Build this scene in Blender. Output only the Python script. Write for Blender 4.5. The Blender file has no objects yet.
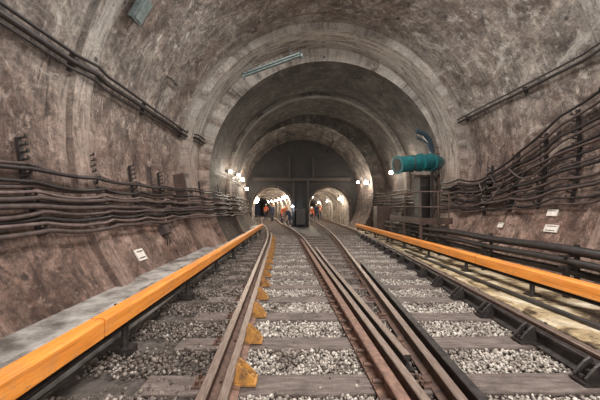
import bpy, bmesh, math, random
import numpy as np
from mathutils import Vector, Matrix, Quaternion
random.seed(7); np.random.seed(7)
scene=bpy.context.scene
CZ=1.5; F=275.0
try:
    scene.view_settings.view_transform='Standard'
except Exception: pass

# ------------------------------------------------------------ materials
def newmat(name):
    m=bpy.data.materials.new(name); m.use_nodes=True
    nt=m.node_tree; b=nt.nodes['Principled BSDF']
    return m,nt,b
def N(nt,t,**k):
    n=nt.nodes.new(t)
    for a,v in k.items(): setattr(n,a,v)
    return n
def ramp(nt,src,stops,interp='LINEAR'):
    r=N(nt,'ShaderNodeValToRGB'); e=r.color_ramp.elements; r.color_ramp.interpolation=interp
    while len(e)<len(stops): e.new(0.5)
    for i,(p,c) in enumerate(stops):
        e[i].position=p; e[i].color=(c[0],c[1],c[2],1) if not isinstance(c,float) else (c,c,c,1)
    nt.links.new(src,r.inputs[0]); return r
def mix(nt,f,a,b,mode='MIX'):
    m=N(nt,'ShaderNodeMix',data_type='RGBA',blend_type=mode)
    for s,v in ((m.inputs[0],f),(m.inputs[6],a),(m.inputs[7],b)):
        if isinstance(v,(int,float)): s.default_value=v
        elif isinstance(v,tuple): s.default_value=(v[0],v[1],v[2],1)
        else: nt.links.new(v,s)
    return m.outputs[2]
def math_(nt,op,a,b=None,clamp=False):
    m=N(nt,'ShaderNodeMath',operation=op,use_clamp=clamp)
    for s,v in ((m.inputs[0],a),(m.inputs[1],b)):
        if v is None: continue
        if isinstance(v,(int,float)): s.default_value=v
        else: nt.links.new(v,s)
    return m.outputs[0]
def noise(nt,vec,scale,detail=6,rough=.6,dist=0):
    n=N(nt,'ShaderNodeTexNoise'); n.inputs['Scale'].default_value=scale
    n.inputs['Detail'].default_value=detail; n.inputs['Roughness'].default_value=rough
    n.inputs['Distortion'].default_value=dist
    nt.links.new(vec,n.inputs['Vector']); return n.outputs['Fac']
def mapping(nt,vec,scale,loc=(0,0,0)):
    m=N(nt,'ShaderNodeMapping'); m.inputs['Scale'].default_value=scale; m.inputs['Location'].default_value=loc
    nt.links.new(vec,m.inputs['Vector']); return m.outputs[0]
def bump(nt,b,h,strength,dist=.02):
    n=N(nt,'ShaderNodeBump'); n.inputs['Strength'].default_value=strength; n.inputs['Distance'].default_value=dist
    nt.links.new(h,n.inputs['Height']); nt.links.new(n.outputs[0],b.inputs['Normal'])

def simple(name,c1,c2=None,rough=.7,metal=0,scale=12,bumps=.25,stretch=(1,1,1),emit=None,estr=0):
    m,nt,b=newmat(name)
    if c2 is None: c2=tuple(x*.6 for x in c1)
    tc=N(nt,'ShaderNodeTexCoord').outputs['Object']
    f=noise(nt,mapping(nt,tc,stretch),scale,5,.65)
    r=ramp(nt,f,[(.35,c2),(.65,c1)])
    nt.links.new(r.outputs[0],b.inputs['Base Color'])
    b.inputs['Roughness'].default_value=rough; b.inputs['Metallic'].default_value=metal
    if bumps: bump(nt,b,f,bumps,.01)
    if emit:
        b.inputs['Emission Color'].default_value=(*emit,1); b.inputs['Emission Strength'].default_value=estr
    return m

def concrete(name,tone=1.0,cx=1.1,cz=2.9,red=True,white=1.0,joints=()):
    m,nt,b=newmat(name)
    tc=N(nt,'ShaderNodeTexCoord').outputs['Object']
    sx=N(nt,'ShaderNodeSeparateXYZ'); nt.links.new(tc,sx.inputs[0])
    X,Y,Z=sx.outputs
    th=math_(nt,'ARCTAN2',math_(nt,'SUBTRACT',Z,cz),math_(nt,'SUBTRACT',X,cx))
    arc=math_(nt,'MULTIPLY',th,4.9)
    cv=N(nt,'ShaderNodeCombineXYZ'); nt.links.new(Y,cv.inputs[0]); nt.links.new(arc,cv.inputs[1])
    P=tc
    U=cv.outputs[0]
    big=noise(nt,P,.7,9,.70,.9)
    big2=noise(nt,mapping(nt,P,(1,1,1),(7,3,9)),.5,9,.72,1.3)
    big3=noise(nt,mapping(nt,P,(1,1,1),(-17,13,5)),1.1,10,.75,1.0)
    big4=noise(nt,mapping(nt,P,(1,1,1),(23,-11,2)),.8,10,.78,1.6)
    med=noise(nt,P,2.6,10,.78,.5)
    fine=noise(nt,P,13,8,.8)
    streak=noise(nt,mapping(nt,P,(1.1,2.2,1.1)),1.2,10,.76,1.4)
    drips=noise(nt,mapping(nt,U,(4.2,.5,1)),1.0,10,.78,1.1)
    drips2=noise(nt,mapping(nt,U,(6.0,.7,1),(31,5,0)),1.0,10,.78,1.1)
    t=tone
    base=ramp(nt,big,[(.3,(.11*t,.092*t,.082*t)),(.44,(.22*t,.188*t,.169*t)),(.56,(.31*t,.273*t,.247*t)),(.72,(.48*t,.437*t,.40*t))]).outputs[0]
    base=mix(nt,.9,base,ramp(nt,med,[(.35,(.25,.235,.225)),(.5,(.85,.84,.83)),(.65,(1.5,1.47,1.42))]).outputs[0],'MULTIPLY')
    base=mix(nt,.85,base,ramp(nt,fine,[(.35,(.36,.35,.34)),(.65,(1.5,1.5,1.48))]).outputs[0],'MULTIPLY')
    base=mix(nt,ramp(nt,big2,[(.49,0.0),(.56,.75)]).outputs[0],base,mix(nt,1.0,base,(.55,.45,.42),'MULTIPLY'))
    base=mix(nt,ramp(nt,big3,[(.57,0.0),(.64,.8)]).outputs[0],base,(.05*t,.041*t,.037*t))
    base=mix(nt,ramp(nt,drips,[(.53,0.0),(.62,.7)]).outputs[0],base,(.05*t,.041*t,.038*t))
    w1=math_(nt,'MULTIPLY',ramp(nt,streak,[(.54,0.0),(.61,1.0)]).outputs[0],ramp(nt,med,[(.45,0.0),(.56,1.0)]).outputs[0])
    w2=math_(nt,'MULTIPLY',ramp(nt,drips2,[(.56,0.0),(.64,1.0)]).outputs[0],ramp(nt,big2,[(.4,1.0),(.55,0.1)]).outputs[0])
    w3=ramp(nt,big4,[(.58,0.0),(.65,.9)]).outputs[0]
    w=math_(nt,'MULTIPLY',math_(nt,'MAXIMUM',math_(nt,'MAXIMUM',w1,w2),w3),.68*white)
    for yj,wd,am in joints:
        j=math_(nt,'SUBTRACT',1.0,math_(nt,'DIVIDE',math_(nt,'ABSOLUTE',math_(nt,'SUBTRACT',Y,yj)),wd),True)
        j=math_(nt,'MULTIPLY',math_(nt,'POWER',j,.6),ramp(nt,drips2,[(.41,0.0),(.54,1.0)]).outputs[0])
        w=math_(nt,'MAXIMUM',w,math_(nt,'MULTIPLY',j,am))
    base=mix(nt,w,base,mix(nt,.55,(.68*t,.645*t,.59*t),ramp(nt,fine,[(.3,(.33,.31,.28)),(.7,(.85,.82,.76))]).outputs[0]))
    if red:
        zf=ramp(nt,math_(nt,'DIVIDE',Z,7.0),[(.15,.95),(.42,.55),(.65,.0)]).outputs[0]
        base=mix(nt,zf,base,mix(nt,1.0,base,(.95,.70,.63),'MULTIPLY'))
    for sc,r0,r1 in ((1.1,.04,.075),(5.0,.05,.10)):
        vo=N(nt,'ShaderNodeTexVoronoi',feature='F1'); vo.inputs['Scale'].default_value=sc
        nt.links.new(P,vo.inputs['Vector'])
        sp=ramp(nt,vo.outputs['Distance'],[(r0,.8),(r1,0.0)]).outputs[0]
        base=mix(nt,sp,base,(.03,.025,.022))
    fr=math_(nt,'FRACT',math_(nt,'ADD',math_(nt,'MULTIPLY',Y,.95),math_(nt,'MULTIPLY',big,.06)))
    seam=math_(nt,'LESS_THAN',math_(nt,'ABSOLUTE',math_(nt,'SUBTRACT',fr,.5)),.012)
    base=mix(nt,math_(nt,'MULTIPLY',seam,.25),base,(.06,.05,.045))
    nt.links.new(base,b.inputs['Base Color'])
    b.inputs['Roughness'].default_value=.7
    h=math_(nt,'ADD',math_(nt,'MULTIPLY',med,1.0),math_(nt,'MULTIPLY',fine,.5))
    h=math_(nt,'SUBTRACT',h,math_(nt,'MULTIPLY',seam,.2))
    bump(nt,b,h,1.0,.12)
    return m
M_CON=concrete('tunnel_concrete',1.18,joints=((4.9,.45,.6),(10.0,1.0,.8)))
M_CON2=concrete('tunnel_concrete_soot_shade',.27,1.3,2.6,True,.35,joints=((13.6,.3,.5),))  # low tone puts this vault's shade into the colour, along with soot
M_CON3=concrete('tunnel_concrete_far',.55,.75,2.4,True,.9)  # tone lowered too, painting in the dimmer light of the far vault
M_PORT=concrete('portal_lining',1.6,0,1.4,False,1.0)
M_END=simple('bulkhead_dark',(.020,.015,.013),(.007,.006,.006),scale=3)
M_GROUND=simple('track_bed_dirt',(.12,.10,.088),(.045,.037,.033),scale=9,bumps=.8)
M_LEDGE=simple('ledge_concrete',(.50,.47,.44),(.11,.093,.083),scale=2.6,bumps=.6)
def sleeper():
    m,nt,b=newmat('sleeper_weathered')
    tc=N(nt,'ShaderNodeTexCoord').outputs['Object']
    a=noise(nt,mapping(nt,tc,(1,6,6)),4,8,.7); g=noise(nt,tc,2.2,8,.72,.6); f=noise(nt,tc,40,4,.7)
    c=ramp(nt,a,[(.32,(.065,.048,.042)),(.5,(.13,.10,.089)),(.68,(.215,.175,.157))]).outputs[0]
    c=mix(nt,ramp(nt,g,[(.5,0.0),(.62,.65)]).outputs[0],c,(.045,.034,.029))
    c=mix(nt,ramp(nt,f,[(.6,0.0),(.7,.5)]).outputs[0],c,(.34,.3,.27))
    nt.links.new(c,b.inputs['Base Color']); b.inputs['Roughness'].default_value=.8
    bump(nt,b,a,.7,.02); return m
M_SLEEP=sleeper()
M_RUST=simple('rail_rust',(.15,.08,.056),(.052,.031,.025),rough=.7,metal=.1,scale=14)
M_RUSTB=simple('check_rail_brown',(.24,.135,.098),(.10,.054,.04),rough=.65,metal=.1,scale=14)
M_STEEL=simple('rail_head_worn',(.31,.24,.205),(.14,.095,.075),rough=.45,metal=.5,scale=20,stretch=(6,.4,1),bumps=.05)
M_DSTEEL=simple('dark_steel',(.06,.05,.047),(.022,.018,.018),rough=.5,metal=.4)
M_YEL=simple('yellow_chair_paint',(.46,.22,.045),(.14,.07,.032),rough=.65,scale=14)
def orange():
    m,nt,b=newmat('orange_wood_cover')
    tc=N(nt,'ShaderNodeTexCoord').outputs['Object']
    f=noise(nt,mapping(nt,tc,(10,.7,10)),2.2,8,.7)
    g=noise(nt,tc,3.2,8,.75); d=noise(nt,mapping(nt,tc,(6,2,6)),6,8,.75)
    c=ramp(nt,f,[(.3,(.50,.155,.022)),(.5,(.76,.265,.038)),(.72,(.86,.37,.085))]).outputs[0]
    c=mix(nt,ramp(nt,g,[(.5,0.0),(.68,.6)]).outputs[0],c,(.42,.22,.11))
    c=mix(nt,ramp(nt,d,[(.58,0.0),(.68,.8)]).outputs[0],c,(.13,.075,.05))
    nt.links.new(c,b.inputs['Base Color']); b.inputs['Roughness'].default_value=.6
    bump(nt,b,f,.25,.01); return m
M_ORANGE=orange()
M_CAB=simple('cable_dusty',(.095,.064,.057),(.04,.028,.026),rough=.6,scale=8)
M_CABD=simple('cable_black',(.035,.027,.026),(.013,.011,.011),rough=.5,scale=8)
M_CABL=simple('cable_mauve',(.18,.13,.118),(.09,.064,.058),rough=.65,scale=8)
M_TEAL=simple('teal_duct',(.008,.12,.13),(.006,.06,.07),rough=.45,scale=4)
M_BLUE=simple('blue_hose',(.03,.055,.08),(.015,.028,.04),rough=.5)
M_WHITE=simple('sign_white',(.78,.73,.67),(.6,.54,.48),rough=.6)
M_TEXT=simple('sign_text_dark',(.08,.05,.04),rough=.7)
M_FIX=simple('lamp_housing_grey',(.18,.22,.22),(.08,.10,.10),rough=.5,metal=.2)
M_BOX=simple('cabinet_brown',(.10,.06,.047),(.04,.027,.023),rough=.55,scale=5)
M_GIRD=simple('girder_soot',(.05,.036,.03),(.02,.016,.014),rough=.7)
M_LAMP=simple('lamp_glass',(1,1,1),(1,1,1),emit=(1,.92,.78),estr=90)
M_LAMPC=simple('lamp_glass_cool',(1,1,1),(1,1,1),emit=(.6,.8,1),estr=50)
M_SKIN=simple('skin',(.55,.33,.24),(.45,.26,.19),rough=.55,scale=20)
M_VEST=simple('orange_vest',(.62,.11,.03),(.42,.07,.02),rough=.7)
M_NAVY=simple('navy_overalls',(.03,.045,.09),(.015,.02,.045),rough=.8)
M_STRIPE=simple('reflective_stripe',(.75,.78,.7),(.6,.62,.5),rough=.3)
M_HELM=simple('helmet_white',(.8,.8,.76),(.65,.65,.6),rough=.35)
M_HELMO=simple('helmet_orange',(.85,.25,.03),(.7,.18,.02),rough=.35)
M_BOOT=simple('boot_black',(.02,.018,.018),rough=.6)
M_HAIR=simple('hair_dark',(.03,.02,.015),rough=.8)

def gravelmat(name,stops):
    m,nt,b=newmat(name)
    g=N(nt,'ShaderNodeNewGeometry')
    r=ramp(nt,g.outputs['Random Per Island'],stops)
    tc=N(nt,'ShaderNodeTexCoord').outputs['Object']
    n=noise(nt,tc,2.0,7,.7,.5); n2=noise(nt,tc,60,4,.6)
    c=mix(nt,.9,r.outputs[0],ramp(nt,n,[(.36,(.38,.32,.28)),(.54,(1.05,1.01,.96))]).outputs[0],'MULTIPLY')
    c=mix(nt,.5,c,ramp(nt,n2,[(.3,(.6,.6,.6)),(.7,(1.2,1.2,1.2))]).outputs[0],'MULTIPLY')
    nt.links.new(c,b.inputs['Base Color']); b.inputs['Roughness'].default_value=.85
    return m
M_GRAV=gravelmat('gravel_light',[(0,(.17,.147,.133)),(.4,(.34,.31,.287)),(.8,(.51,.48,.45)),(1,(.70,.675,.64))])
M_GRAVD=gravelmat('gravel_dirty',[(0,(.07,.057,.05)),(.5,(.15,.125,.112)),(.9,(.26,.228,.208)),(1,(.44,.405,.38))])
def wetfloor():
    m,nt,b=newmat('stained_wet_floor')
    tc=N(nt,'ShaderNodeTexCoord').outputs['Object']
    a=noise(nt,tc,1.6,8,.65,.8); f=noise(nt,tc,9,8,.7)
    c=ramp(nt,a,[(.32,(.03,.024,.02)),(.44,(.14,.105,.07)),(.51,(.50,.38,.22)),(.66,(.72,.64,.50))]).outputs[0]
    c=mix(nt,.7,c,ramp(nt,f,[(.33,(.3,.3,.3)),(.65,(1.2,1.2,1.2))]).outputs[0],'MULTIPLY')
    nt.links.new(c,b.inputs['Base Color'])
    r=ramp(nt,a,[(.4,.2),(.55,.8)]); nt.links.new(r.outputs[0],b.inputs['Roughness'])
    bump(nt,b,f,.5,.03); return m
M_WET=wetfloor()

# ------------------------------------------------------------ builder
class MB:
    def __init__(s): s.v=[];s.f=[];s.m=[];s.s=[]
    def add(s,vs,fs,mi=0,sm=False):
        o=len(s.v); s.v+= [tuple(v) for v in vs]
        for k,f in enumerate(fs):
            s.f.append(tuple(i+o for i in f)); s.m.append(mi[k] if isinstance(mi,(list,tuple)) else mi); s.s.append(sm)
    def obox(s,c,ax,h,mi=0):
        c=Vector(c); ax=[Vector(a) for a in ax]; vs=[]
        for i in (-1,1):
            for j in (-1,1):
                for k in (-1,1):
                    vs.append(c+ax[0]*h[0]*i+ax[1]*h[1]*j+ax[2]*h[2]*k)
        s.add(vs,[(0,1,3,2),(4,6,7,5),(0,4,5,1),(2,3,7,6),(0,2,6,4),(1,5,7,3)],mi)
    def box(s,x0,x1,y0,y1,z0,z1,mi=0):
        s.obox(((x0+x1)/2,(y0+y1)/2,(z0+z1)/2),((1,0,0),(0,1,0),(0,0,1)),((x1-x0)/2,(y1-y0)/2,(z1-z0)/2),mi)
    def tube(s,path,r,n=8,mi=0,cap=True):
        P=[Vector(p) for p in path]; vs=[];fs=[]
        R=r if isinstance(r,(list,tuple)) else [r]*len(P)
        up=None
        for i,p in enumerate(P):
            t=(P[min(i+1,len(P)-1)]-P[max(i-1,0)]).normalized()
            if up is None:
                up=Vector((0,0,1)) if abs(t.z)<.9 else Vector((1,0,0))
            a=t.cross(up).normalized(); up=a.cross(t).normalized()
            for k in range(n):
                q=2*math.pi*k/n
                vs.append(p+(a*math.cos(q)+up*math.sin(q))*R[i])
        for i in range(len(P)-1):
            for k in range(n):
                k2=(k+1)%n
                fs.append((i*n+k,i*n+k2,(i+1)*n+k2,(i+1)*n+k))
        s.add(vs,fs,mi,True)
        if cap:
            s.add([vs[k] for k in range(n)],[tuple(range(n))[::-1]],mi)
            b=(len(P)-1)*n; s.add([vs[b+k] for k in range(n)],[tuple(range(n))],mi)
    def sweep(s,prof,path,mis,sm=False):
        P=[Vector(p) for p in path]; n=len(prof); vs=[];fs=[];mi=[]
        for i,p in enumerate(P):
            t=(P[min(i+1,len(P)-1)]-P[max(i-1,0)]); t.z=0; t.normalize()
            nn=Vector((t.y,-t.x,0))
            for u,w in prof: vs.append(p+nn*u+Vector((0,0,w)))
        for i in range(len(P)-1):
            for k in range(n):
                k2=(k+1)%n
                fs.append((i*n+k,i*n+k2,(i+1)*n+k2,(i+1)*n+k)); mi.append(mis[k] if isinstance(mis,list) else mis)
        b=(len(P)-1)*n
        fs.append(tuple(range(n))); mi.append(0); fs.append(tuple(b+k for k in range(n))); mi.append(0)
        s.add(vs,fs,mi,sm)
    def prism(s,poly,axisvec,mi=0):
        n=len(poly); a=Vector(axisvec)
        vs=[Vector(p) for p in poly]+[Vector(p)+a for p in poly]
        fs=[tuple(range(n))[::-1],tuple(range(n,2*n))]+[(k,(k+1)%n,n+(k+1)%n,n+k) for k in range(n)]
        s.add(vs,fs,mi)
    def sphere(s,c,r,n=10,m=7,mi=0):
        c=Vector(c); r=r if isinstance(r,tuple) else (r,r,r)
        vs=[];fs=[]
        for i in range(m+1):
            ph=math.pi*i/m
            for k in range(n):
                q=2*math.pi*k/n
                vs.append(c+Vector((r[0]*math.sin(ph)*math.cos(q),r[1]*math.sin(ph)*math.sin(q),r[2]*math.cos(ph))))
        for i in range(m):
            for k in range(n):
                fs.append((i*n+k,(i+1)*n+k,(i+1)*n+(k+1)%n,i*n+(k+1)%n))
        s.add(vs,fs,mi,True)
    def obj(s,name,mats,bevel=0,recalc=True,parent=None):
        me=bpy.data.meshes.new(name); me.from_pydata(s.v,[],s.f)
        for m in mats: me.materials.append(m)
        me.polygons.foreach_set('material_index',s.m); me.polygons.foreach_set('use_smooth',s.s)
        if recalc:
            bm=bmesh.new(); bm.from_mesh(me)
            bmesh.ops.recalc_face_normals(bm,faces=bm.faces); bm.to_mesh(me); bm.free()
        me.update()
        o=bpy.data.objects.new(name,me); scene.collection.objects.link(o)
        if bevel:
            b=o.modifiers.new('bevel','BEVEL'); b.width=bevel; b.segments=2; b.limit_method='ANGLE'
        if parent: o.parent=parent
        return o

# ------------------------------------------------------------ vault shell
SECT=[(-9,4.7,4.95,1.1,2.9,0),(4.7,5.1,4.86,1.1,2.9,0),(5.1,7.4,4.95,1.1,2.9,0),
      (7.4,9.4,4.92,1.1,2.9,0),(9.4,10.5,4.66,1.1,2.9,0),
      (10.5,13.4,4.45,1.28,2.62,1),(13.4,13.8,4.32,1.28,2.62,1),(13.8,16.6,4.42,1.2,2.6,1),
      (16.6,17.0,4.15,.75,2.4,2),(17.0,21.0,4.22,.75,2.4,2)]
def sec(D):
    for s in SECT:
        if s[0]<=D<s[1]: return s
    return SECT[-1]
def wallpt(D,z,side,off=0):
    s=sec(D); R=s[2]-off
    dz=z-s[4]; h=math.sqrt(max(R*R-dz*dz,.01))
    return s[3]+side*h
def wallframe(D,z,side,off=0):
    s=sec(D); x=wallpt(D,z,side,off)
    n=Vector((s[3]-x,0,s[4]-z)).normalized(); t=Vector((0,1,0)); u=n.cross(t)
    if u.z<0: u=-u
    return Vector((x,D,z)),n,t,u
def arcpts(s,a0,a1,n,y):
    return [(s[3]+s[2]*math.cos(a0+(a1-a0)*i/n),y,s[4]+s[2]*math.sin(a0+(a1-a0)*i/n)) for i in range(n+1)]
def shell(name,part):
    mb=MB()
    prev=None
    n={'right':18,'ceil':44,'left':18}[part]
    for s in SECT:
        th0=math.asin((s[4]+.25)/s[2])
        lim=math.radians(32)
        if part=='right': a0,a1=-th0,lim
        elif part=='ceil': a0,a1=lim,math.pi-lim
        else: a0,a1=math.pi-lim,math.pi+th0
        ny=max(1,int((s[1]-s[0])/.6))
        rings=[arcpts(s,a0,a1,n,s[0]+(s[1]-s[0])*k/ny) for k in range(ny+1)]
        if prev:
            ps=prev; vs=arcpts(ps,pa[0],pa[1],n,s[0])+rings[0]
            mb.add(vs,[(i,i+1,n+2+i,n+1+i) for i in range(n)],min(ps[5],s[5]))
        vs=[p for r in rings for p in r]; fs=[]
        for k in range(ny):
            for i in range(n):
                a=k*(n+1)+i; fs.append((a,a+1,a+n+2,a+n+1))
        mb.add(vs,fs,s[5],True)
        prev=s; pa=(a0,a1)
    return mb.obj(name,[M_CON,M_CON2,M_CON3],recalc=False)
shell('wall_left','left'); shell('wall_right','right'); shell('ceiling','ceil')

# portals
PL=-1.53; PR=2.85; PRAD=1.56; PSP=1.45; YE=21.0
def fillcurve(name,loops,y,ext,mat):
    cu=bpy.data.curves.new(name,'CURVE'); cu.dimensions='2D'; cu.fill_mode='BOTH'; cu.extrude=ext
    for L in loops:
        sp=cu.splines.new('POLY'); sp.points.add(len(L)-1)
        for i,(x,z) in enumerate(L): sp.points[i].co=(x,z,0,1)
        sp.use_cyclic_u=True
    o=bpy.data.objects.new(name+'_c',cu); scene.collection.objects.link(o)
    o.rotation_euler=(math.pi/2,0,0); o.location=(0,y,0)
    bpy.context.view_layer.update()
    dg=bpy.context.evaluated_depsgraph_get()
    me=bpy.data.meshes.new_from_object(o.evaluated_get(dg)); me.transform(o.matrix_world)
    bpy.data.objects.remove(o)
    me.name=name; me.materials.clear(); me.materials.append(mat)
    r=bpy.data.objects.new(name,me); scene.collection.objects.link(r); return r
def portal(cx,n=20,r=PRAD):
    L=[(cx+r,-.15)]+[(cx+r*math.cos(math.pi*i/n),PSP+r*math.sin(math.pi*i/n)) for i in range(n+1)]+[(cx-r,-.15)]
    return L
s=SECT[-1]
outer=[(s[3]+4.3*math.cos(a),s[4]+4.3*math.sin(a)) for a in [math.radians(-37+ (254)*i/60) for i in range(61)]]
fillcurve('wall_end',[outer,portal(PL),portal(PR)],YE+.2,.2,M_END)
mb=MB()
for c in (PL,PR):
    P=portal(c,26,PRAD+.02); Q=portal(c,26,PRAD+.16)
    vs=[(x,20.93,z) for x,z in P]+[(x,20.93,z) for x,z in Q]+[(x,21.05,z) for x,z in P]+[(x,21.05,z) for x,z in Q]; n=len(P); fs=[]
    for i in range(n-1):
        fs+=[(i,i+1,n+i+1,n+i),(i,i+1,2*n+i+1,2*n+i),(n+i,n+i+1,3*n+i+1,3*n+i)]
    mb.add(vs,fs,0)
mb.obj('portal_arch_rim',[M_CON2],recalc=False)
s0=SECT[0]
ob=[(s0[3]+5.0*math.cos(a),s0[4]+5.0*math.sin(a)) for a in [math.radians(-37+254*i/60) for i in range(61)]]
fillcurve('wall_back',[ob],-9.0,.1,M_CON)
def LX(D):
    return .14-.04*(D-1.85)-.0075*max(0,D-10)**2
def RX(D):
    return 1.91+.0764*(D-1.85)-.0043*max(0,D-10)**2
def ext(f,D,bend):
    if D<=YE: return f(D)
    sl=(f(YE)-f(YE-.5))/.5
    return f(YE)+ (D-YE)*sl*.5 + bend*(D-YE)**2
LXE=lambda D: ext(LX,D,-.002)
RXE=lambda D: ext(RX,D,.0)
for nm,fx,c0 in (('running_tunnel_lining',LXE,PL),('running_tunnel_lining',RXE,PR)):
    mb=MB(); vs=[];fs=[]; ys=[YE+.1+i*.8 for i in range(50)]
    for y in ys:
        c=fx(y)-fx(YE)+c0
        for (x,z) in portal(c,26,PRAD+.02): vs.append((x,y,z))
    k=29
    for i in range(len(ys)-1):
        for j in range(k-1):
            a=i*k+j; fs.append((a,a+1,a+k+1,a+k))
    mb.add(vs,fs,0,True)
    for i in range(0,len(ys),3):
        y=ys[i]; c=fx(y)-fx(YE)+c0
        pts=[(x,y+.1,z) for (x,z) in portal(c,26,PRAD-.03)]
        mb.tube(pts,.05,5,0,False)
    mb.obj(nm,[M_PORT],recalc=False)

# ------------------------------------------------------------ floor
mb=MB(); mb.box(-5.5,6.8,-9,62,-.3,-.01); mb.obj('floor',[M_GROUND])
mb=MB()
mb.sweep([(-1.6,-.1),(-1.6,.16),(0,.13),(0,-.1)],[(-2.45,-5,0),(-2.45,20.8,0)],0)
mb.sweep([(-.14,-.1),(-.14,.2),(0,.2),(0,-.1)],[(-2.28,-5,0),(-2.28,20.8,0)],0)
mb.sweep([(-.1,-.1),(-.1,.1),(0,.1),(0,-.1)],[(-2.0,-5,0),(-2.0,20.8,0)],0)
mb.obj('walkway_ledge',[M_LEDGE],bevel=.015)
mb=MB()
ys=[-5+i for i in range(26)]
vs=[];fs=[]
for y in ys:
    e=RX(max(y,1))+1.15; vs+=[(e,y,-.05),(e,y,.05),(6.3,y,.06),(6.3,y,-.05)]
for i in range(len(ys)-1):
    for k in range(4): fs.append((i*4+k,i*4+(k+1)%4,(i+1)*4+(k+1)%4,(i+1)*4+k))
fs+=[(0,1,2,3),tuple(4*(len(ys)-1)+k for k in range(4))]
mb.add(vs,fs,0); mb.obj('walkway_slab',[M_WET])

# ------------------------------------------------------------ track
G=.76; TOP=.21; SL=.05
PROF=[(-.07,0),(-.07,.014),(-.012,.03),(-.01,.115),(-.034,.125),(-.036,.152),(-.028,.16),(.028,.16),(.036,.152),(.034,.125),(.01,.115),(.012,.03),(.07,.014),(.07,0)]
PMI=[0]*14
for k in (5,6,7): PMI[k]=1
def rail(mb,fx,off,y0,y1,z=SL,step=.5,mis=PMI,sc=1.0):
    n=int((y1-y0)/step); pr=[(a*sc,b) for a,b in PROF]
    mb.sweep(pr,[(fx(y0+(y1-y0)*i/n)+off,y0+(y1-y0)*i/n,z) for i in range(n+1)],mis)
YF=55
mb=MB(); rail(mb,LXE,-G,-2,YF); rail(mb,LXE,G,-2,YF)
mb.obj('railway_track_rails',[M_RUST,M_STEEL])
mb=MB(); rail(mb,RXE,-G,-2,YF); rail(mb,RXE,G,-2,YF)
mb.obj('railway_track_rails',[M_RUST,M_STEEL])
mb=MB(); rail(mb,LX,-G+.15,-2,14); mb.obj('check_rail',[M_RUSTB,M_STEEL])
mb=MB(); rail(mb,LX,G-.15,-2,11,z=SL+.01,mis=[0]*14,sc=1.25)
y=.8
while y<11:
    x=LX(y)+G-.15
    mb.tube([(x-.10,y,.12),(x-.005,y,.12)],.018,6,1)
    y+=.23
mb.obj('check_rail',[M_RUSTB,M_RUST])
mb=MB(); rail(mb,RX,G-.15,-2,14,mis=[0]*14); mb.obj('check_rail',[M_DSTEEL,M_STEEL])
mb=MB(); rail(mb,lambda D:RX(D)-G+.14,0,-2,6.5,mis=[0]*14)
mb.obj('wing_rail',[M_DSTEEL,M_STEEL])
mb=MB(); rail(mb,lambda D:LX(D)+G+.13+.004*max(0,D-6)**2,0,2.4,9,mis=PMI)
mb.obj('closure_rail',[M_DSTEEL,M_STEEL])

sl=[2.27+.69*i for i in range(-5,50)]
mb=MB()
for k,D in enumerate(sl):
    if D>34: continue
    jx=random.uniform(-.05,.05); jy=random.uniform(-.02,.02); w=.125
    ax=((1,random.uniform(-.012,.012),0),(0,1,0),(0,0,1))
    if D<13:
        xa=LX(D)-1.32+jx; xb=RX(D)+1.12+jx
        mb.obox(((xa+xb)/2,D+jy,-.03),ax,((xb-xa)/2,w,.078))
    else:
        for fx in (LXE,RXE):
            mb.obox((fx(D)+jx,D+jy,-.03),ax,(1.25,w,.078))
mb.obj('railway_sleepers',[M_SLEEP],bevel=.012)
mb=MB()
for D in sl:
    if D>14: continue
    for x in (LX(D)-G,LX(D)+G,RX(D)-G,RX(D)+G):
        mb.box(x-.17,x+.17,D-.08,D+.08,.046,.062)
        for dx in (-.13,.13):
            for dy in (-.045,.045):
                mb.tube([(x+dx,D+dy,.06),(x+dx,D+dy,.095)],.016,6)
        for dx in (-.075,.075): mb.box(x+dx-.03,x+dx+.03,D-.035,D+.035,.06,.085)
mb.obj('rail_fastenings',[M_RUST])
def chairs(name,fx,off,sgn,ymax,mat,h=.17):
    mb=MB()
    for D in sl:
        if D>ymax: continue
        x=fx(D)+off
        mb.box(min(x,x+sgn*.2),max(x,x+sgn*.2),D-.07,D+.07,.06,.078)
        for dy in (-.055,.035):
            mb.prism([(x+sgn*.012,D+dy,.078),(x+sgn*.18,D+dy,.078),(x+sgn*.18,D+dy,.11),(x+sgn*.10,D+dy,h),(x+sgn*.045,D+dy,h+.04),(x+sgn*.012,D+dy,h)],(0,.02,0))
        mb.box(min(x+sgn*.02,x+sgn*.06),max(x+sgn*.02,x+sgn*.06),D-.06,D+.06,.09,.2)
        mb.tube([(x+sgn*.06,D,.14),(x+sgn*.12,D,.14)],.022,6)
        mb.tube([(x+sgn*.16,D,.07),(x+sgn*.16,D,.12)],.02,6)
    mb.obj(name,[mat])
chairs('check_rail_chairs',LX,-G+.15,1,13,M_YEL,.19)
chairs('check_rail_chairs',RX,G-.15,-1,13,M_DSTEEL,.2)

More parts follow.
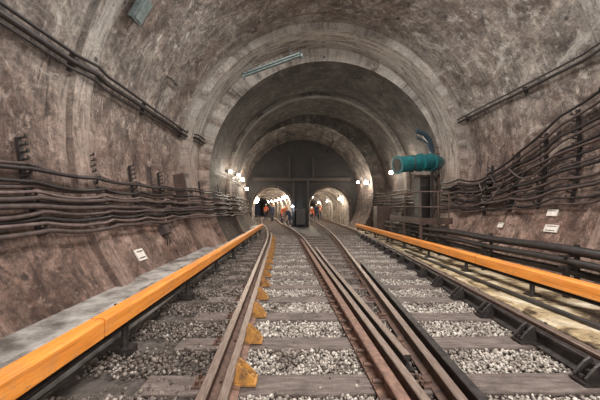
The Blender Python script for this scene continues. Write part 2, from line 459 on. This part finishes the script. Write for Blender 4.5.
# gravel
def ico():
    bm=bmesh.new(); bmesh.ops.create_icosphere(bm,subdivisions=1,radius=1)
    v=np.array([p.co[:] for p in bm.verts]); f=np.array([[q.index for q in p.verts] for p in bm.faces]); bm.free(); return v,f
IV,IF=ico()
slA=np.array(sl)
def gravel(name,pts,mat,rmin,rmax):
    n=len(pts); nv=len(IV)
    q=np.random.normal(size=(n,3,3)); Q,_=np.linalg.qr(q)
    sc=np.random.uniform(rmin,rmax,(n,1))*np.random.uniform(.6,1.25,(n,3))
    loc=IV[None]*np.random.uniform(.75,1.2,(n,nv,1))*sc[:,None,:]
    v=np.einsum('nij,nkj->nki',Q,loc)+pts[:,None,:]
    f=(IF[None]+ (np.arange(n)*nv)[:,None,None]).reshape(-1,3)
    me=bpy.data.meshes.new(name); v=v.reshape(-1,3)
    me.vertices.add(len(v)); me.vertices.foreach_set('co',v.ravel())
    me.loops.add(f.size); me.loops.foreach_set('vertex_index',f.ravel().astype(np.int32))
    me.polygons.add(len(f)); me.polygons.foreach_set('loop_start',np.arange(0,f.size,3,dtype=np.int32))
    me.update(calc_edges=True); me.validate(); me.materials.append(mat)
    o=bpy.data.objects.new(name,me); scene.collection.objects.link(o)
def scatter(xa,xb,y0,y1,dens,zr,excl=.13):
    n=int(dens*(y1-y0)*5.5)
    y=np.random.uniform(y0,y1,n); x=np.random.uniform(-1.9,3.9,n)
    a=np.array([xa(t) for t in y]); b=np.array([xb(t) for t in y])
    ok=(x>a)&(x<b)&(np.min(np.abs(y[:,None]-slA[None]),axis=1)>excl)
    x=x[ok];y=y[ok]; z=np.random.uniform(zr[0],zr[1],len(x))
    return np.stack([x,y,z],1)
pts=[]
for (y0,y1,d) in ((.9,5,2700),(5,9,1500),(9,14,700)):
    for xa,xb in ((lambda t:LX(t)-G+.2,lambda t:LX(t)+G-.18),(lambda t:RX(t)-G+.08,lambda t:RX(t)+G-.16)):
        pts.append(scatter(xa,xb,y0,y1,d,(-.005,.04)))
gravel('ballast_gravel',np.concatenate(pts),M_GRAV,.009,.020)
pts=[]
for (y0,y1,d) in ((.9,5,1500),(5,14,700)):
    pts.append(scatter(lambda t:-1.96,lambda t:LX(t)-G-.07,y0,y1,d,(.0,.05)))
    pts.append(scatter(lambda t:LX(t)+G+.02,lambda t:RX(t)-G-.05,y0,y1,d,(-.01,.03)))
    pts.append(scatter(lambda t:RX(t)+G+.07,lambda t:RX(t)+G+.40,y0,y1,d,(.0,.05)))
pts.append(scatter(lambda t:LX(t)-G+.25,lambda t:LX(t)+G-.3,.9,8,14,(.05,.055),0))
pts.append(scatter(lambda t:-1.5,lambda t:LX(t)-G-.1,.9,8,160,(.045,.055),0))
gravel('ballast_gravel_dirty',np.concatenate(pts),M_GRAVD,.009,.022)

# ------------------------------------------------------------ third rails with orange covers
def thirdrail(X,y0,y1,side,w,h,zc):
    e=bpy.data.objects.new('third_rail',None); scene.collection.objects.link(e)
    mb=MB(); seg=3.4; y=y0
    while y<y1:
        ye=min(y+seg-.02,y1)
        mb.sweep([(-w,-h),(-w,h*.7),(-w*.6,h),(w*.8,h),(w,h*.7),(w,-h),(w*.75,-h),(w*.75,h*.4),(-w*.75,h*.4),(-w*.75,-h)],[(X,y,zc),(X,ye,zc)],0)
        y+=seg
    mb.obj('cover',[M_ORANGE],parent=e)
    mb=MB(); rail(mb,lambda D:X,0,y0,y1,z=zc-h-.07,mis=[0]*14,sc=.6)
    mb.obj('conductor_rail',[M_DSTEEL],parent=e)
    mb=MB(); y=y0+.4
    while y<y1:
        x2=X
        mb.tube([(x2,y,.0),(x2,y,zc-h-.06)],.035,8)
        mb.box(x2-.09,x2+.09,y-.07,y+.07,.0,.08)
        mb.tube([(x2+side*(w+.02),y,zc-h-.1),(x2+side*(w+.02),y,zc+h*.8)],.014,6)
        mb.tube([(x2,y,zc-h-.09),(x2+side*(w+.02),y,zc-h-.09)],.014,6)
        y+=1.7
    mb.obj('insulator_brackets',[M_DSTEEL],parent=e)
thirdrail(-1.70,-1,15.5,-1,.075,.08,.45)
thirdrail(3.93,-1,16.8,1,.075,.09,.40)
mb=MB()
for (x,z,r) in ((4.45,.80,.075),(4.42,.62,.06),(4.6,.42,.06)):
    mb.tube([(x+.02*math.sin(y*1.3),y,z+.015*math.sin(y*2.1+x)) for y in np.arange(-2,13.2,.5)],r,10,0)
y=.6
while y<13:
    mb.box(4.35,4.42,y-.03,y+.03,.04,.56,1); mb.box(4.3,4.72,y-.04,y+.04,.52,.56,1)
    mb.box(4.54,4.58,y-.03,y+.03,.05,.9,1); mb.box(4.30,4.58,y-.03,y+.03,.7,.73,1)
    y+=1.9
mb.obj('black_water_pipes',[M_CABD,M_DSTEEL])
mb=MB()
mb.tube([(3.62+.02*math.sin(y),y,.09) for y in np.arange(-2,9,.4)],.035,8)
mb.obj('ground_cable',[M_CABD])
mb=MB()
for x0,ph in ((-1.88,0),(-1.93,1.3)):
    mb.tube([(x0+.015*math.sin(y*1.7+ph),y,.15) for y in np.arange(-2,15,.3)],.022,6)
mb.tube([(-2.2,y,.235) for y in np.arange(-2,19,.5)],.03,8)
mb.obj('ground_cable',[M_CABD])

# ------------------------------------------------------------ cables on walls
def offx(D,z,side,off):
    if 8.2<D<10.6:
        a=wallpt(8.2,z,side,off); b=wallpt(10.7,z,side,off); t=(D-8.2)/1.3
        t=min(t,1); t=t*t*(3-2*t); return a*(1-t)+b*t
    if 15.2<D<17.2:
        a=wallpt(15.2,z,side,off+.12); b=wallpt(17.2,z,side,off+.1); t=(D-15.2)/2.0
        return a*(1-t)+b*t
    return wallpt(D,z,side,off+.1)
mats=[M_CAB,M_CABD,M_CABL]
mb=MB()
cab=[(.60,.024,0),(.53,.03,1),(.36,.026,1),(.29,.034,0),(.22,.024,2),(.14,.034,0),(.07,.026,1),(.0,.04,0),(-.07,.03,0),(-.14,.036,1),(-.23,.026,2),(-.33,.034,0)]
for i,(dz,r,mi) in enumerate(cab):
    ph=random.uniform(0,6); pts=[]; sg=[random.uniform(.1,1.3) for _ in range(30)]
    for D in np.arange(.5,20.6,.13):
        bay=(D-3.8)/1.3; kk=int(math.floor(bay))+5; fr=bay-math.floor(bay)
        z=CZ+dz-.14*sg[kk]*fr*(1-fr)*2+.012*math.sin(D*.9+ph)
        pts.append((offx(D,z,-1,.06+.03*(i%3)),D,z))
    mb.tube(pts,r,7,mi)
mb.obj('cable_bundle',mats)
mb=MB()
for i in range(-1,12):
    D=3.8+1.3*i
    if D>16: break
    for z0,z1 in ((CZ-.42,CZ+.42),(CZ+.45,CZ+.95)):
        p,n,t,u=wallframe(D,(z0+z1)/2,-1,.03)
        mb.obox(p+n*.02,(n,t,u),(.02,.03,(z1-z0)/2))
        k=int((z1-z0)/.09)
        for j in range(k+1):
            q=p+u*(-(z1-z0)/2+j*(z1-z0)/k)
            mb.obox(q+n*.07,(n,t,u),(.06,.018,.008)); mb.obox(q+n*.13+u*.02,(n,t,u),(.008,.018,.02))
mb.obj('cable_rack_brackets',[M_CABD])
mb=MB()
for dz,r,o in ((0,.045,.10),(.12,.028,.1),(-.11,.02,.09)):
    pts=[(wallpt(min(D,9),3.93+dz,-1,o),D,3.93+dz+.015*math.sin(D*1.1+dz*9)) for D in np.arange(-3,9.5,.4)]
    pts+=[(wallpt(9.6,3.93+dz,-1,o),9.75,3.93+dz),(wallpt(9.6,3.93+dz,-1,o),10.45,3.93+dz)]
    mb.tube(pts,r,8,0)
for D in np.arange(-2,9.3,2.2):
    p,n,t,u=wallframe(D,3.93,-1,.0); mb.obox(p+n*.05,(n,t,u),(.05,.015,.15),1)
mb.obj('wall_conduit',[M_CABD,M_DSTEEL])
mb=MB()
for dz,r,o in ((0,.03,.10),(.1,.02,.1)):
    mb.tube([(wallpt(min(D,9),4.38+dz,1,o),D,4.38+dz) for D in np.arange(-3,9.6,.4)],r,8,0)
for D in np.arange(-2,9.3,2.2):
    p,n,t,u=wallframe(D,4.4,1,.0); mb.obox(p+n*.05,(n,t,u),(.05,.012,.09),1)
mb.obj('wall_conduit',[M_CABD,M_DSTEEL])
mb=MB()
for i in range(14):
    zn=1.62+.155*i+random.uniform(-.04,.04); zf=1.4+.08*i+random.uniform(-.04,.04)
    if i>11: zn+=.2
    ph=random.uniform(0,6); r=random.choice((.024,.03,.036)); pts=[]; sg=[random.uniform(.1,1.1) for _ in range(20)]
    for D in np.arange(.5,10.3,.13):
        t=min(max((D-4.6)/4.2,0),1); t=t*t*(3-2*t)
        bay=(D-.5)/1.1; kk=int(bay); fr=bay-kk
        z=zn*(1-t)+zf*t-.2*sg[kk]*fr*(1-fr)*2+.015*math.sin(D*2+ph)
        pts.append((offx(D,z,1,.05+.04*(i%3)),D,z))
    mb.tube(pts,r,7,(0,1,0,1)[i%4])
for k in range(5):
    D0=6.2+.6*k; pts=[]
    for j in range(13):
        a=j/12; D=D0+1.1*a; z=2.5-.13*k-.6*math.sin(math.pi*a)*(.5+.25*(k%3)); pts.append((offx(min(D,10.4),z,1,.16),D,z))
    mb.tube(pts,.022,6,k%2)
mb.obj('cable_bundle',mats)
mb=MB()
for D,z0,z1 in ((3.9,1.6,3.9),(5.05,1.7,3.7),(5.75,1.6,3.5),(6.5,1.5,3.2),(7.3,1.4,2.9),(8.2,1.3,2.7)):
    nseg=5
    for j in range(nseg):
        za=z0+(z1-z0)*j/nseg; zb=z0+(z1-z0)*(j+1)/nseg
        p,n,t,u=wallframe(D,(za+zb)/2,1,.02)
        mb.obox(p+n*.02,(n,t,u),(.02,.03,(zb-za)/2+.04))
        for q in range(3):
            c=p+u*((q-1)*(zb-za)/3)
            mb.obox(c+n*.08,(n,t,u),(.08,.02,.009)); mb.obox(c+n*.16+u*.02,(n,t,u),(.008,.02,.028))
mb.obj('cable_rack_brackets',[M_CABD])
mb=MB()
for i in range(6):
    z0=1.5+.16*i
    mb.tube([(offx(D,z0,1,.08),D,z0+.03*math.sin(D*2+i)) for D in np.arange(10.7,20.6,.4)],.028,6,i%2)
mb.obj('cable_bundle',mats)
mb=MB()
for z in (3.0,2.85):
    mb.tube([(offx(D,z,-1,.04),D,z) for D in np.arange(10.7,20.6,.4)],.02,6,0)
mb.obj('wall_conduit',[M_CABD])

# ------------------------------------------------------------ wall items
def plate(name,D,z,side,w,h,mat,lines=0,depth=.015):
    p,n,t,u=wallframe(D,z,side,0); mb=MB()
    mb.obox(p+n*(depth+.012),(n,t,u),(depth,w/2,h/2),0)
    mb.obox(p+n*.008,(n,t,u),(.02,w*.2,h*.2),1)
    for k in range(lines):
        mb.obox(p+n*(2*depth+.014)+u*(h*.28-k*h*.56/max(1,lines-1)),(n,t,u),(.003,w*.36,h*.05),1)
    return mb.obj(name,[mat,M_TEXT],bevel=.004)
plate('wall_sign',5.8,.48,-1,.30,.26,M_WHITE,2)
plate('wall_sign',6.0,1.02,1,.30,.17,M_WHITE,2)
plate('wall_sign',6.1,1.36,1,.24,.15,M_WHITE,1)
plate('wall_sign',7.4,1.0,1,.16,.14,M_WHITE,1)
def ebox(name,D,z,side,w,h,d,mat):
    p,n,t,u=wallframe(D,z,side,0); mb=MB()
    mb.obox(p+n*(d/2),(n,t,u),(d/2+.02,w/2,h/2),0)
    mb.obox(p+n*(d+.025),(n,t,u),(.01,w/2*.88,h/2*.9),0)
    mb.obox(p+n*(d+.045)+t*w*.35,(n,t,u),(.012,.012,.05),1)
    for k in (-.25,.25): mb.tube([p+n*(d/2)+t*w*k-u*h*.5,p+n*(d/2)+t*w*k-u*(h*.5+.18),p+t*w*k-u*(h*.5+.3)],.018,6,1)
    mb.obj(name,[mat,M_DSTEEL],bevel=.01)
ebox('electrical_panel',9.0,1.95,-1,.45,1.15,.36,M_BOX)
ebox('junction_box',7.2,.88,-1,.3,.28,.15,M_CAB)
ebox('junction_box',3.0,.95,1,.3,.4,.15,M_BOX)
def strip(name,a,b,r):
    a=Vector(a);b=Vector(b); t=(b-a).normalized(); n=Vector((0,1,0)); u=t.cross(n); c=(a+b)/2; L=(b-a).length
    if u.z<0:u=-u
    mb=MB(); mb.obox(c+u*r*.8,(t,n,u),(L/2,r*1.3,r*.35),0)
    mb.tube([c-t*(L/2-.06)-n*r*.5,c+t*(L/2-.06)-n*r*.5],r*.4,8,0); mb.tube([c-t*(L/2-.06)+n*r*.5,c+t*(L/2-.06)+n*r*.5],r*.4,8,0)
    for k in (-1,1):
        mb.obox(c+t*k*(L/2-.03),(t,n,u),(.03,r*1.3,r),0); mb.tube([c+t*k*L*.35+u*r,c+t*k*L*.35+u*(r+.3)],.015,6,0)
    return mb.obj(name,[M_FIX])
strip('fluorescent_fixture',(-1.7,9.5,6.0),(.35,9.5,6.75),.075)
p,n,t,u=wallframe(5.5,5.5,-1,0)
mb=MB(); mb.obox(p+n*.1,(n,t,u),(.06,.14,.26),0); mb.obox(p+n*.165,(n,t,u),(.015,.11,.22),1); mb.obox(p+n*.02,(n,t,u),(.04,.03,.03),0)
mb.obj('flood_lamp',[M_FIX,M_FIX],bevel=.01)
p,n,t,u=wallframe(7.6,5.0,-1,0)
mb=MB(); mb.obox(p+n*.1,(n,t,u),(.02,.22,.015),0)
for k in (-1,1): mb.obox(p+n*.05+t*.2*k,(n,t,u),(.06,.012,.012),0)
mb.obj('ceiling_hook_bracket',[M_DSTEEL])

# ------------------------------------------------------------ teal duct & platform
e=bpy.data.objects.new('ventilation_duct',None); scene.collection.objects.link(e)
mb=MB()
P=[(3.40,8.9,2.86),(3.7,8.98,2.9),(4.2,9.1,2.96),(4.6,9.25,3.0),(4.95,9.5,3.04),(5.2,9.85,3.08),(5.3,10.6,3.1)]
mb.tube(P,[.255,.26,.26,.26,.26,.25,.24],20,0)
for i,k in ((0,1),(2,3),(3,4)):
    a=Vector(P[i]);b=Vector(P[k]); d=(b-a).normalized(); mb.tube([a,a+d*.05],.305,20,0)
d=(Vector(P[0])-Vector(P[1])).normalized()
mb.tube([Vector(P[0])-d*.01,Vector(P[0])+d*.012],.2,16,1)
mb.obj('duct_elbow',[M_TEAL,M_DSTEEL],parent=e)
mb=MB()
for x,zc,yc in ((3.95,2.92,9.05),(4.75,3.01,9.35)):
    mb.tube([(x,yc+.275*math.cos(a),zc+.275*math.sin(a)) for a in np.linspace(0,2*math.pi,17)],.02,6,0,False)
for x,zc,yc in ((4.75,3.01,9.35),):
    mb.box(x-.03,x+.03,yc-.03,yc+.03,1.0,zc-.25)
mb.obj('support_straps',[M_DSTEEL],parent=e)
mb=MB()
mb.tube([(5.2,10.3,3.2),(5.2,10.2,3.6),(5.05,10.1,3.95),(4.8,10.0,4.15),(4.5,9.95,4.25)],.09,10,0)
mb.tube([(5.2,9.9,2.4),(5.1,9.9,3.3),(4.85,9.9,3.8),(4.5,9.9,4.0)],.04,8,0)
mb.obj('rubber_hose',[M_BLUE])
def platform():
    mb=MB()
    x0,x1,y0,y1,z=4.15,5.2,8.9,11.6,1.0
    mb.box(x0,x1,y0,y1,z-.06,z)
    for i in range(12):
        yy=y0+.1+i*.23; mb.box(x0,x1,yy,yy+.03,z,z+.012)
    for x in (x0+.04,4.8,x1-.15):
        for y in (y0+.04,(y0+y1)/2,y1-.04): mb.box(x-.035,x+.035,y-.035,y+.035,.04,z-.06)
    mb.tube([(x0+.05,y0+.04,.3),(4.8,y0+.04,z-.1)],.02,6); mb.tube([(4.8,y0+.04,.3),(x1-.15,y0+.04,z-.1)],.02,6)
    posts=[(x0+.04,y0+.04),(4.75,y0+.04),(x1-.1,y0+.04),(x0+.04,10.2),(x0+.04,y1-.04)]
    for x,y in posts: mb.tube([(x,y,z),(x,y,z+1.0)],.022,8)
    for h in (.5,1.0):
        mb.tube([(x1-.1,y0+.04,z+h),(x0+.04,y0+.04,z+h),(x0+.04,y1-.04,z+h)],.022,8)
    mb.box(x0,x1,y0-.01,y0+.01,z,z+.15); mb.box(x0-.01,x0+.01,y0,y1,z,z+.15)
    for x in (4.95,5.15): mb.box(x-.04,x+.04,9.65,9.73,z,3.4)
    mb.box(4.3,5.2,9.65,9.73,2.55,2.63)
    mb.obj('service_platform',[M_BOX])
platform()
def cabinet(name,x0,x1,y0,y1,z0,z1,mat,floor=.03):
    mb=MB(); mb.box(x0,x1,y0,y1,z0,z1,0)
    mb.box(x0-.03,x1+.03,y0-.04,y1+.02,z1,z1+.04,0)
    n=max(1,round((x1-x0)/.5)); w=(x1-x0)/n
    for k in range(n):
        mb.box(x0+k*w+.02,x0+(k+1)*w-.02,y0-.02,y0,z0+.04,z1-.04,0)
        mb.box(x0+(k+1)*w-.09,x0+(k+1)*w-.06,y0-.05,y0-.02,(z0+z1)/2-.08,(z0+z1)/2+.08,1)
    for x in (x0+.05,x1-.05):
        for y in (y0+.05,y1-.05): mb.box(x-.035,x+.035,y-.035,y+.035,floor,z0,1)
    mb.obj(name,[mat,M_DSTEEL],bevel=.01)
cabinet('equipment_cabinet',4.65,5.15,10.0,10.45,1.1,2.6,M_CABD,1.0)
cabinet('equipment_cabinet',4.2,4.85,13.6,14.2,.3,1.5,M_BOX)
cabinet('relay_cabinet',.3,1.0,20.1,20.55,.2,1.4,M_CABD)
mb=MB()
for z in (3.45,):
    mb.box(-2.9,4.4,20.55,20.75,z,z+.05); mb.box(-2.9,4.4,20.55,20.75,z+.2,z+.25); mb.box(-2.9,4.4,20.63,20.67,z,z+.25)
for x in (-.2,1.6):
    mb.box(x-.04,x+.04,20.6,20.8,3.4,5.2)
for x in (.12,1.2): mb.box(x-.05,x+.05,20.6,20.8,0,3.5)
mb.obj('bulkhead_girder',[M_GIRD])
mb=MB()
mb.tube([(2.6,D,5.6) for D in np.arange(17.2,20.9,.5)],.06,8); mb.tube([(-.9,D,5.7) for D in np.arange(17.2,20.9,.5)],.06,8)
for x,z in ((2.6,5.6),(-.9,5.7)):
    for D in (17.6,19.5): mb.tube([(x,D,z),(x,D,z+.55)],.015,6)
mb.obj('hanging_conduit',[M_DSTEEL])

# ------------------------------------------------------------ lamps
def lamp(D,z,side,power,cool=False,r=.09):
    p,n,t,u=wallframe(D,z,side,0)
    mb=MB(); mb.tube([p-n*.03,p+n*.12],.06,8,0); mb.tube([p+n*.1,p+n*.16],.09,12,0); mb.sphere(p+n*.22,r,12,8,1)
    mb.obj('wall_lamp',[M_FIX,M_LAMPC if cool else M_LAMP])
    L=bpy.data.lights.new('lamp_light','POINT'); L.energy=power; L.shadow_soft_size=.1; L.color=(.8,.9,1) if cool else (1,.87,.70)
    o=bpy.data.objects.new('lamp_light',L); o.location=p+n*.5; scene.collection.objects.link(o)
lamp(13.0,3.2,-1,90,r=.07); lamp(15.2,3.3,-1,80,r=.09); lamp(17.6,3.3,-1,120,r=.11); lamp(19.6,2.8,-1,50,r=.1)
lamp(12.6,3.7,1,60,r=.05); lamp(14.8,3.4,1,80,r=.09); lamp(17.4,3.1,1,120,r=.12); lamp(19.4,3.3,1,50)
def hang(x,y,z,power,col,cool=False,r=.10):
    mb=MB(); mb.tube([(x,y,z+.05),(x,y,z+.18)],.045,8,0); mb.sphere((x,y,z),r,10,7,1)
    mb.obj('tunnel_lamp',[M_FIX,M_LAMPC if cool else M_LAMP])
    if power:
        L=bpy.data.lights.new('lamp_light','POINT'); L.energy=power; L.shadow_soft_size=.08; L.color=col
        o=bpy.data.objects.new('lamp_light',L); o.location=(x,y,z-.2); scene.collection.objects.link(o)
for k,y in enumerate((22.5,26,30,34.5,39.5,45)):
    c=LXE(y)-LXE(YE)+PL; hang(c+1.2,y,2.35,90 if k<5 else 0,(1,.86,.66))
    if k%2==0: hang(c-1.25,y+1,2.2,50,(1,.86,.66))
    c=RXE(y)-RXE(YE)+PR; hang(c-1.2,y,2.35,90,(1,.86,.66))
    if k%2==0: hang(c+1.2,y+1,2.2,50,(1,.86,.66))
hang(.05,20.4,1.55,15,(.65,.8,1),True,.08)

def area(name,loc,rot,sx,sy,e,col):
    L=bpy.data.lights.new(name,'AREA'); L.shape='RECTANGLE'; L.size=sx; L.size_y=sy; L.energy=e; L.color=col
    o=bpy.data.objects.new(name,L); o.location=loc; o.rotation_euler=rot; scene.collection.objects.link(o)
W=(1,.96,.91)  # tint of the four unseen area lights added to fill the near section
area('fill_light_rear',(1.0,-5,3.6),(math.radians(80),0,0),3.5,2.0,380,W)
area('fill_light_mid',(1.1,.5,6.4),(math.radians(10),0,0),3,1.2,450,W)
area('fill_light_front',(1.1,6.6,7.3),(0,0,0),2.4,.6,560,W)
area('fill_light_up',(1.1,-1.2,1.2),(math.radians(150),0,0),2.5,1,300,W)

wd=bpy.data.worlds.new('world'); scene.world=wd; wd.use_nodes=True
wd.node_tree.nodes['Background'].inputs[0].default_value=(.02,.02,.025,1)

# ------------------------------------------------------------ workers
def rot2(v,ang,piv):
    v=Vector(v)-Vector(piv); return Matrix.Rotation(ang,3,'X')@v+Vector(piv)
def worker(loc,face,lean=0,arms=((10,10),(10,10)),stride=.1,helm=M_HELM,crouch=0,vest=True,h=1.75):
    k=h/1.75; pel=Vector((0,0,.95-crouch*.35))
    J={'pel':(pel,.135),'waist':(pel+Vector((0,0,.14)),.125),'chest':(pel+Vector((0,0,.36)),.155),'neck':(pel+Vector((0,0,.52)),.065),'skull':(pel+Vector((0,0,.60)),.06)}
    E=[('pel','waist','t'),('waist','chest','t'),('chest','neck','t'),('neck','skull','s')]
    for sd,nm in ((-1,'l'),(1,'r')):
        st=sd*stride
        hip=pel+Vector((sd*.10,0,-.06)); ank=Vector((sd*.13,st,.09))
        kn=(hip+ank)/2+Vector((sd*.02,-.04-crouch*.3,.02)); toe=Vector((sd*.15,st-.17,.045))
        J['hip'+nm]=(hip,.095); J['kn'+nm]=(kn,.065); J['an'+nm]=(ank,.048); J['toe'+nm]=(toe,.042)
        E+=[('pel','hip'+nm,'l'),('hip'+nm,'kn'+nm,'l'),('kn'+nm,'an'+nm,'l'),('an'+nm,'toe'+nm,'b')]
        sh=pel+Vector((sd*.19,0,.45)); a,bnd=arms[0 if sd<0 else 1]; a=math.radians(a);b2=a+math.radians(bnd)
        el=sh+Vector((sd*.05,-math.sin(a)*.29,-math.cos(a)*.29)); wr=el+Vector((-sd*.01,-math.sin(b2)*.26,-math.cos(b2)*.26))
        hd=wr+Vector((0,-math.sin(b2)*.08,-math.cos(b2)*.08))
        J['sh'+nm]=(sh,.068); J['el'+nm]=(el,.05); J['wr'+nm]=(wr,.033); J['hd'+nm]=(hd,.036)
        E+=[('chest','sh'+nm,'a'),('sh'+nm,'el'+nm,'a'),('el'+nm,'wr'+nm,'a'),('wr'+nm,'hd'+nm,'s')]
    up=('waist','chest','neck','skull','shl','shr','ell','elr','wrl','wrr','hdl','hdr')
    lr=math.radians(lean)
    for n_ in up: J[n_]=(rot2(J[n_][0],lr,pel),J[n_][1])
    names=list(J); me=bpy.data.meshes.new('worker'); me.from_pydata([J[n_][0]*k for n_ in names],[(names.index(a),names.index(b)) for a,b,_ in E],[])
    o=bpy.data.objects.new('tmp',me); scene.collection.objects.link(o)
    o.modifiers.new('skin','SKIN'); ss=o.modifiers.new('sub','SUBSURF'); ss.levels=2; ss.render_levels=2
    for i,n_ in enumerate(names):
        sv=me.skin_vertices[0].data[i]; r=J[n_][1]*k; sv.radius=(r,r); sv.use_root=(n_=='pel')
    bpy.context.view_layer.update()
    dg=bpy.context.evaluated_depsgraph_get(); m2=bpy.data.meshes.new_from_object(o.evaluated_get(dg)); bpy.data.objects.remove(o)
    m2.materials.clear()
    for m in (M_VEST if vest else M_NAVY,M_NAVY,M_SKIN,M_BOOT,M_STRIPE): m2.materials.append(m)
    def dseg(p,a,b):
        ab=b-a; t=max(0,min(1,(p-a).dot(ab)/ab.length_squared)); return (p-a-ab*t).length
    idx={'t':0,'a':0 if vest else 1,'l':1,'s':2,'b':3}
    segs=[(J[a][0]*k,J[b][0]*k,c,J[b][1]) for a,b,c in E]
    pk=pel*k
    for p in m2.polygons:
        c=p.center; best=min(segs,key=lambda s_:dseg(c,s_[0],s_[1])-.5*s_[3])
        p.material_index=idx[best[2]]; p.use_smooth=True
        if best[2]=='t':
            hh=rot2(c,-lr,pk).z-pk.z
            if vest and (.1<hh<.15 or .26<hh<.31): p.material_index=4
    B=bpy.data.objects.new('worker',m2); scene.collection.objects.link(B)
    mb=MB(); hc=rot2(pel+Vector((0,-.015,.68)),lr,pel)*k
    Rm=Matrix.Rotation(lr*.6,3,'X')
    def H(v): return hc+Rm@(Vector(v)*k)
    mb.sphere((0,0,0),(.075,.095,.115),14,10,0)
    mb.sphere((0,-.03,-.075),(.05,.055,.045),10,7,0)
    mb.prism([(-.013,-.09,-.03),(.013,-.09,-.03),(0,-.09,.02)],(0,-.028,-.006),0)
    for sd in (-1,1):
        mb.sphere((sd*.03,-.083,.008),(.013,.012,.008),8,5,1); mb.sphere((sd*.076,.0,-.01),(.012,.022,.033),8,5,0)
        mb.box(sd*.03-.018,sd*.03+.018,-.096,-.088,.024,.031,1)
    mb.box(-.025,.025,-.093,-.085,-.06,-.052,2)
    mb.sphere((0,.02,.01),(.079,.09,.105),12,8,1)
    mb.v=[tuple(H(v)) for v in mb.v]; mb.obj('head',[M_SKIN,M_HAIR,M_VEST],recalc=False,parent=B)
    mb=MB(); vs=[];fs=[]
    for i in range(6):
        ph=math.pi/2*i/5
        for j in range(16):
            q=2*math.pi*j/16; vs.append((.105*math.sin(ph)*math.cos(q),.125*math.sin(ph)*math.sin(q),.035+.11*math.cos(ph)))
    for i in range(5):
        for j in range(16): fs.append((i*16+j,(i+1)*16+j,(i+1)*16+(j+1)%16,i*16+(j+1)%16))
    mb.add(vs,fs,0,True)
    mb.prism([(.11*math.cos(q),.13*math.sin(q)-(.045 if math.sin(q)<-.3 else 0),.028) for q in np.linspace(0,2*math.pi,17)[:-1]],(0,0,.012),0)
    mb.v=[tuple(H(v)) for v in mb.v]; mb.obj('hard_hat',[helm],parent=B)
    mb=MB()
    for nm,sd in (('l',-1),('r',1)):
        w=J['wr'+nm][0]*k; hd=J['hd'+nm][0]*k; d=(hd-w).normalized(); sdv=Vector((0,1,0))-d*d.y; sdv.normalize(); cu=Vector((-sd,0,0))
        for f,L in enumerate((.07,.08,.075,.06)):
            b=hd+sdv*(-.028+.019*f)+d*.01; mb.tube([b,b+d*L*.5+cu*.008,b+d*L*.85+cu*.03],[.009,.0085,.007],6,0)
        b=w+d*.02-sdv*.03; mb.tube([b,b-sdv*.02+d*.03+cu*.01,b-sdv*.02+d*.06+cu*.02],[.011,.01,.008],6,0)
    mb.obj('fingers',[M_SKIN],parent=B)
    B.location=loc; B.rotation_euler=(0,0,math.radians(face))
def px(x,D): return (x-292)/F*D
# stand between / beside the rails, on sleeper tops
SLT=.045
worker((LXE(30)-.25,30,SLT),20,arms=((15,20),(25,50)))
worker((LXE(27.6)+.3,27.6,SLT),-150,stride=.15,helm=M_HELMO,vest=False)
worker((px(281.5,24.9),24.9,SLT),40,lean=35,crouch=.3,arms=((40,20),(50,10)),vest=True)
worker((px(290.5,20.2),20.2,.0),-60,lean=30,crouch=.5,arms=((30,60),(30,30)),vest=False,helm=M_HELMO)
worker((RXE(25)-1.15,25,SLT),10,lean=40,crouch=.3,arms=((30,10),(45,20)))
worker((RXE(28.8)-.2,28.8,SLT),-30,stride=.2,arms=((20,20),(-20,20)),vest=False)
worker((RXE(31)+.35,31,SLT),170,lean=15,arms=((30,30),(30,30)))

# ------------------------------------------------------------ camera
cd=bpy.data.cameras.new('camera'); cam=bpy.data.objects.new('camera',cd); scene.collection.objects.link(cam)
cam.location=(0,0,CZ); cam.rotation_euler=(math.pi/2,0,0)
cd.sensor_width=36; cd.lens=F/600*36; cd.shift_x=8/600; cd.shift_y=7/600; cd.clip_start=.05
scene.camera=cam
